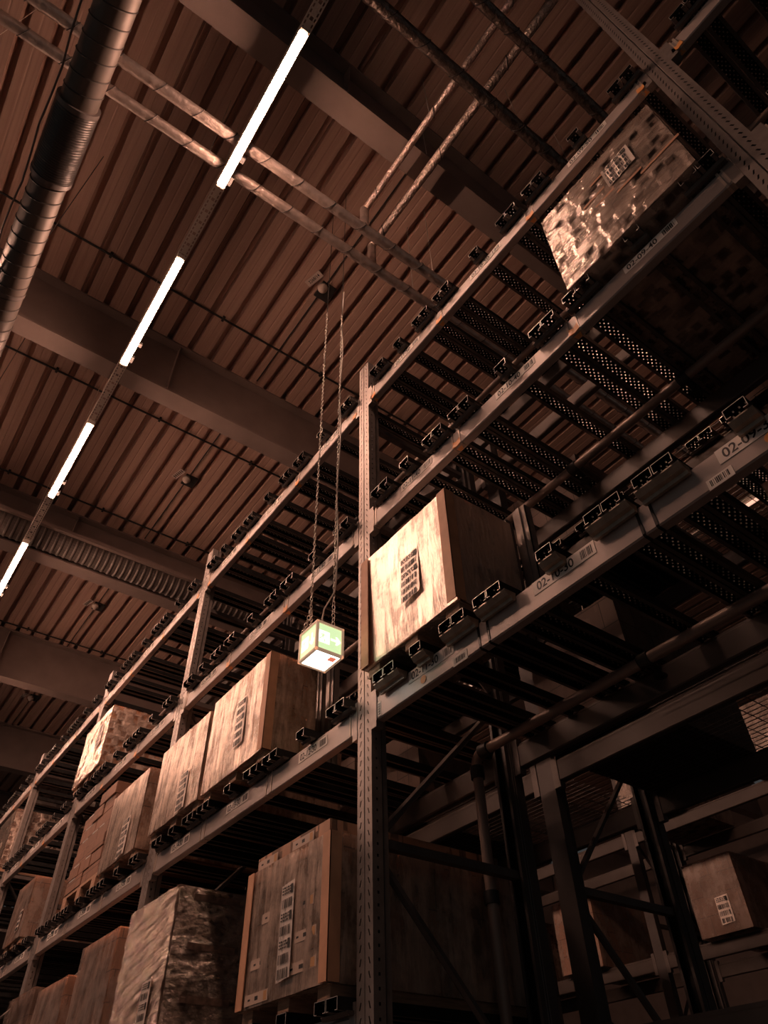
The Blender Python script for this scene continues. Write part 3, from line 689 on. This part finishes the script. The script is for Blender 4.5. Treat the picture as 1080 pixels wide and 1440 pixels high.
def sheet(t, xc, zc, y, w, h, seed, rows=4, label='white paper pallet label with barcodes', slant=0, tilt=0.0):
    a = MB(); n = 8
    vs = [(-w/2+w*i/n, -.0015-.004*abs(math.sin(i*1.7+seed)), -h/2+h*j/n+slant*i/n) for i in range(n+1) for j in range(n+1)]
    a.mesh(vs, [(i*(n+1)+j,(i+1)*(n+1)+j,(i+1)*(n+1)+j+1,i*(n+1)+j+1) for i in range(n) for j in range(n)])
    o = a.build('pallet_label', M_PAPERG, t, (xc, y, zc)); tag(o, label); o.rotation_euler = (tilt, 0, 0)
    q = MB(); r = random.Random(seed)
    for k in range(rows):
        z1 = h/2-h*(k+.12)/rows; z0 = h/2-h*(k+.80)/rows
        if k % 2 == 1 or rows-k <= 2: barcode(q, -w*.42, w*.40, z0, z1, -.0065, int(10+8*r.random()), seed+k)
        else:
            for li in range(3):
                zz = z1-(z1-z0)*(li+.5)/3
                x = -w*.42
                while x < w*.2:
                    l = w*(.05+.12*r.random()); q.box(x, min(x+l, w*.28), -.0068, -.0064, zz-(z1-z0)*.09, zz+(z1-z0)*.09); x += l+w*.04
            q.box(w*.25, w*.42, -.0068, -.0064, z0, z1)
    q.build('printed_marks', M_INK, o)
    return o
def pallet(x0, x1, z0, z1, label, body, film, y0=1.84, y1=3.0, seed=1, lab=None, feet=True, corner=None, bulge=.004, amp=.004, cover=True, film_amp=.006, stretch=(3,3,1), top_step=None, lean=0.0, group='wrapped pallets in the near rack', low=False):
    t = thing('wrapped_pallet', label, 'wrapped pallet', ((x0+x1)/2, y0, z0), group)
    w = (x1-x0)/2; H_ = z1-z0; D = y1-y0; f = .055 if feet else 0.0; n = 10 if low else 26
    a = shell(-w+.008, w-.008, .010, D-.01, f, H_-.006, bulge*.6, amp*.4, seed, 8, 8, lean=lean); a.build('load', body, t)
    if cover: a = shell(-w, w, 0, D, f-.002, H_, bulge, film_amp, seed+3, n, n, stretch=stretch, lean=lean); tag(a.build('film_wrap', film, t), 'clear stretch film wrapped around the load')
    if top_step:
        a = shell(-w+.03, w-.05, .02, D-.05, H_-.002, H_+top_step, 0, .002, seed+9, 8, 6); a.build('lid_tray', body, t)
    if feet:
        for dx in (-w+.06, 0, w-.06):
            a = MB(); a.box(dx-.05, dx+.05, .02, D-.02, 0, f, 0, .004); a.build('runner', M_WOOD, t)
    if corner:
        for sg in corner:
            a = MB(); cw = .055
            xa = sg*w
            a.box(xa-sg*cw, xa+sg*.011, -.014, -.010, f, H_-.002, 0); a.box(xa+sg*.008, xa+sg*.011, -.014, cw*.9, f, H_-.002, 0)
            tag(a.build('edge_board', M_CORNER, t), 'cardboard edge board')
    if lab:
        for L_ in lab: sheet(t, L_[0]*w, L_[1]*H_, -.002-bulge-film_amp*.95+lean*(1-L_[1]), L_[2], L_[3], seed*5+int(L_[0]*50), L_[4] if len(L_) > 4 else 5, slant=.01, tilt=-lean/H_)
    return t
T3, T4, T2, T5 = BT[3]+CH+.001, BT[4]+CH+.001, BT[2]+CH+.001, BT[5]+CH+.001
# level 4, top right
tp = pallet(-.845, -.085, T4, 5.60, 'mottled film-wrapped pallet at the upper right above label 02-09-40', M_BLOTCH, F_BLOT, seed=1, lab=[(.30,.66,.17,.19,4)], feet=False, film_amp=.004, stretch=(2,2,2))
for k, (u, v, l) in enumerate([(-.08,.62,.14),(-.02,.5,.12),(.16,.42,.15),(.38,.36,.22),(.0,.78,.1)]):
    a = MB(); a.box(-l/2, l/2, -.002, 0, -.009, .009); tag(a.build('tape_strip', M_CORNER, tp, (u*.76-.0, -.0075, v*.76)), 'pale tape strip')
# level 3
pallet(-2.63, -1.885, T3, 4.275, 'brightest film-wrapped pallet, gleaming white, right beside the central post above label 02-11-30', M_CARD, F_MILK, seed=2, lab=[(.12,.52,.16,.30,6)], corner=(1,-1), film_amp=.005, y1=2.31, lean=.02)
pallet(-4.56, -3.71, T3, 4.245, 'tall glossy wrapped pallet directly below and left of the exit sign', M_CARD, F_VERT, seed=3, lab=[(.18,.50,.13,.34,6)], corner=(1,), y1=2.20)
pallet(-5.47, -4.62, T3, 4.21, 'smooth brown wrapped pallet, second left of the exit sign on the third level', M_CARD2, F_VERT, seed=4, lab=[(.35,.28,.14,.28,6)])
pallet(-6.55, -5.74, T3, 4.20, 'brown wrapped pallet left of the first left rack post on the third level', M_CARD2, F_VERT, seed=5, lab=[(.3,.30,.15,.30,6)])
# cartons pallet
t = thing('carton_pallet', 'stack of brown cartons laid like bricks with shiny tape, on the third level', 'stacked cartons', (-7.08, 1.86, T3), 'wrapped pallets in the near rack')
a = MB(); 
for dx in (-.38, 0, .38): a.box(dx-.05, dx+.05, 0, 1.1, 0, .09)
a.box(-.44, .44, 0, 1.1, .09, .115); a.build('pallet_base', M_WOOD, t)
r0 = random.Random(3)
for row in range(7):
    n = 3 if row % 2 else 2; zz = .117+.115*row; wd = .84/n
    if row == 6: n = 1
    for k in range(n):
        a = MB(); xa = -.42+wd*k+(.42 if row == 6 else 0); jj = r0.uniform(-.012, .012)
        a.box(xa+.003, xa+wd-.003, jj, 1.08, zz, zz+.112, 0, .006); c = a.build('carton', M_BROWN, t)
        if r0.random() < .6:
            a = MB(); s_ = r0.uniform(0, .12); a.box(xa+.02+s_, min(xa+wd-.02, xa+.14+s_*2), jj-.0015, jj-.0003, zz+.098, zz+.112); a.build('tape', F_LOOSE if False else M_EDGE, c)
pallet(-9.4, -8.78, T3, 4.13, 'plain brown wrapped pallet at the left edge on the third level', M_CARD2, F_PLAIN, seed=7, lab=[(.5,.35,.12,.2,4)])
# level 4 left
pallet(-8.31, -7.47, T4, 5.56, 'glossy wrapped pallet standing highest at the left, on the fourth level', M_CARD, F_BLOT, seed=8, lab=[(.45,.62,.13,.26,5)])
pallet(-12.1, -11.29, T4, 5.66, 'speckled wrapped pallet at the far left edge on the fourth level', M_BLOTCH, F_BLOT, seed=9, lab=[(.2,.4,.13,.2,4)])
# level 2
tp = pallet(-3.68, -2.895, T2, 2.83, 'large wrapped pallet of striped goods at the lower middle, with long paper label', M_STRIPE, F_VERT, seed=10, lab=[(.10,.47,.115,.40,7)], corner=(1,-1), top_step=.075)
for k, (u, v, l) in enumerate([(-.55,.13,.22),(.45,.22,.26),(-.5,.34,.2),(.5,.40,.2),(.45,.60,.18),(-.3,.62,.2),(.2,.73,.22),(-.62,1.045,.2),(.28,1.05,.2)]):
    a = MB(); a.box(-l/2, l/2, -.0015, 0, -.022, .022); q = a.build('carton_label', M_TAN, tp, (u*.39, -.005 if v < 1 else .012, v*.66))
    a = MB(); a.box(l*.32, l*.45, -.002, -.0015, -.018, .018); a.build('yellow_mark', M_OCHRE, q)
    a = MB(); a.box(-l*.05, l*.08, -.002, -.0015, -.008, .008); a.box(-l*.35, -l*.25, -.002, -.0015, -.004, .004); a.build('printed_marks', M_INK, q)
tp = pallet(-5.46, -4.67, T2, 3.03, 'dark pallet in sparkling diagonally wrinkled film, second from the right on the lowest row', M_DARKCARD, F_DIAG, seed=11, lab=[(.45,.28,.13,.26,5)], film_amp=.012, stretch=(5,3,9))
for k in range(3):
    a = MB(); a.box(-.0015, 0, .10, .42, -.018, .018); a.build('carton_label', M_DARKTAN, tp, (.4+.014, 0, .80-.27*k))
pallet(-6.42, -5.66, T2, 3.0, 'tall plain brown wrapped pallet in the middle of the lowest row', M_CARD2, F_PLAIN, seed=12)
pallet(-7.40, -6.66, T2, 2.87, 'low brown wrapped pallet at the lower left', M_CARD2, F_PLAIN, seed=13)
pallet(-8.30, -7.58, T2, 2.93, 'pallet in loose shiny film at the bottom left corner', M_DARKCARD, F_LOOSE, seed=14, film_amp=.02, stretch=(4,3,4))

# ------------------------------------------------------------------ rear rack (back to back) and the rack across the next aisle
def lite_rack(yf, yr, xs, levels, tag_, supports, ytop=6.5):
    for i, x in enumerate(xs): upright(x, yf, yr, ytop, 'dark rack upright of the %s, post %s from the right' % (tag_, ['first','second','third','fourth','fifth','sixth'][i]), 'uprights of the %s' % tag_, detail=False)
    for i in range(len(xs)-1):
        for lv in levels:
            for yy, nm in ((yf, 'front'), (yr, 'rear')):
                beam(xs[i+1]+.061, xs[i]-.061, BT[lv], yy, '%s %s-level beam of the %s, bay %s from the right' % (nm, lvname[lv], tag_, ['one','two','three','four','five'][i]), group='beams of the %s' % tag_, paint=M_BEAM_SHADE)
            if (lv in supports):
                for s_ in (-.17,-.53,-.88,-1.12,-1.43,-1.78,-2.02,-2.29,-2.55):
                    support(xs[i]+s_, BT[lv], s_ in (-.17,-.88,-1.12,-1.78,-2.02,-2.55), 'dark support channel in the %s, %s level' % (tag_, lvname[lv]), 'support channels of the %s' % tag_, y=yf-.07)
XB = [.065-PITCH*k for k in range(-1, 5)]
lite_rack(3.25, 4.2, XB, (2, 3, 4, 5), 'rack behind', (4,))
lite_rack(7.95, 8.9, XB, (3, 4), 'rack across the next aisle', ())
# wire mesh decks
def mesh_deck(x0, x1, y0, y1, z, label):
    a = MB(); y = y0; k = 0
    while y <= y1: a.box(x0, x1, y, y+.004, z, z+.004); y += .05
    x = x0
    while x <= x1: a.box(x, x+.004, y0, y1, z+.004, z+.008); x += .10
    tag(a.build('wire_mesh_deck', M_STRUT), label, 'wire mesh shelf', 'wire mesh shelves of the rack behind')
for k in range(3):
    x1 = XB[k+1]-.07; x0 = x1-PITCH+.14
    mesh_deck(x0, x1, 3.2, 4.3, BT[4]+CH+.003, 'wire mesh shelf of the rack behind, upper level, bay %s' % ['two','three','four'][k])
    mesh_deck(x0, x1, 3.2, 4.3, BT[3]+.002, 'wire mesh shelf of the rack behind, lower level, bay %s' % ['two','three','four'][k])
G2 = 'pallets in the racks behind'
k = 0
for (a_, b_, lv, z1) in [(-.9,-.05,4,5.6),(-2.65,-1.9,4,5.5),(-3.7,-2.9,4,5.6),(-2.7,-1.95,3,4.25),(-4.7,-3.9,3,4.2),(-5.5,-4.75,3,4.3),(-6.5,-5.75,3,4.3),(-.9,-.05,3,4.3),(.3,1.2,3,4.4),(.3,1.2,4,5.6),(1.3,2.2,3,4.4),(1.3,2.2,4,5.6),(-.9,-.05,2,3.0),(-4.7,-3.85,2,2.9),(-5.5,-4.8,2,3.0),(.3,1.2,2,3.0)]:
    k += 1; zb = BT[lv]+(CH+.013 if lv == 4 else .012)
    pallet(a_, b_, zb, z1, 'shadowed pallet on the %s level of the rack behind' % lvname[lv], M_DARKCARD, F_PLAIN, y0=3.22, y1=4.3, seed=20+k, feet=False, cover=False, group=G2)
for (a_, b_, z0, z1, lb, lab) in [(-4.92,-4.30,3.47,4.2,'upright wrapped pallet with a white label across the next aisle, lower right', [(.2,.28,.16,.26,4)]), (-6.95,-6.3,3.47,4.25,'plain pale pallet across the next aisle, lower centre right', None),
        (-3.6,-2.9,3.47,4.3,'wrapped pallet across the next aisle behind the right edge', None), (-8.2,-7.4,3.47,4.2,'dark wrapped pallet across the next aisle, far left one', None), (-3.7,-2.9,4.80,5.6,'wrapped pallet on the fourth level across the next aisle', None), (-5.5,-4.7,4.80,5.6,'second wrapped pallet on the fourth level across the next aisle', None)]:
    pallet(a_, b_, z0, z1, lb, M_BROWN if lab else (M_CARD2 if 'pale' in lb else M_DARKCARD), F_PLAIN, y0=7.85, y1=8.95, seed=int(-a_*10), feet=False, lab=lab, group=G2, low=True)  # darker carton colours stand in for the dim light across the aisle
# light rows over the next aisles; an unseen row added for highlights on the film
M_LED3 = emis('added_open_side_diffuser', LC, 250.0)
for x in (-5.3,-7.7,-10.1,-12.5): luminaire(x-.7, x+.7, -1.62, LZ, 'added unseen tube light over the open side of the hall', 'added unseen tube lights over the open side', M_LED3)
a = MB(); a.box(-16, 2, -1.663, -1.577, LZ+.02, LZ+.06)
for k in range(8):
    xx = -1.1-1.9*k; a.tube([(xx,-1.62,LZ+.05),(xx,-1.62,ROOF-.004)], .003, 4)
tag(a.build('cable_tray', M_TRAY), 'added unseen steel tray carrying the added tube lights over the open side', 'cable tray')
for y in (7.7, 11.8):
    a = MB(); a.box(-12, 4, y-.043, y+.043, LZ+.02, LZ+.06)
    for k in range(8):
        xx = 3-1.9*k; a.tube([(xx,y,LZ+.05),(xx,y,ROOF-.004)], .003, 4)
    tag(a.build('cable_tray', M_TRAY), 'steel tray carrying the tube lights over the %s aisle' % ('next' if y < 9 else 'far'), 'cable tray')
for (y, xs) in ((7.7, [2.5, .1, -2.3,-4.7,-7.1,-9.5]), (11.8, [-2.6,-5.0,-7.4,-9.8])):
    for x in xs: luminaire(x-.7, x+.7, y, LZ, 'lit tube light over the next aisle, seen through the racks' if y < 9 else 'lit tube light over the far aisle, seen through the racks', 'tube lights over the %s aisle' % ('next' if y < 9 else 'far'), M_LED2)

# ------------------------------------------------------------------ world, camera, view
w = bpy.data.worlds.new('World'); SC.world = w; w.use_nodes = True
bg = w.node_tree.nodes['Background']; bg.inputs['Color'].default_value = (1, 1, .97, 1); bg.inputs['Strength'].default_value = .032
Mx = [[0.5888311243041242, -0.5701332361504579, -0.5729101151902865], [0.8079877676171302, 0.39695292890490397, 0.4354126084702931], [-0.02082485130385034, -0.7192888607996267, 0.6943989201444283]]
cam = bpy.data.cameras.new('camera'); co = bpy.data.objects.new('camera', cam); COL.objects.link(co); SC.camera = co
m4 = Matrix.Identity(4)
for i in range(3):
    m4[i][0] = Mx[i][0]; m4[i][1] = -Mx[i][1]; m4[i][2] = -Mx[i][2]
m4[2][3] = 1.6
co.matrix_world = m4
cam.sensor_fit = 'VERTICAL'; cam.sensor_height = 24; cam.lens = 24*990.4614/1440; cam.clip_start = .02; cam.clip_end = 200
SC.view_settings.view_transform = 'Standard'; SC.view_settings.look = 'None'; SC.view_settings.exposure = .22; SC.view_settings.gamma = 1
SC.view_settings.use_curve_mapping = False
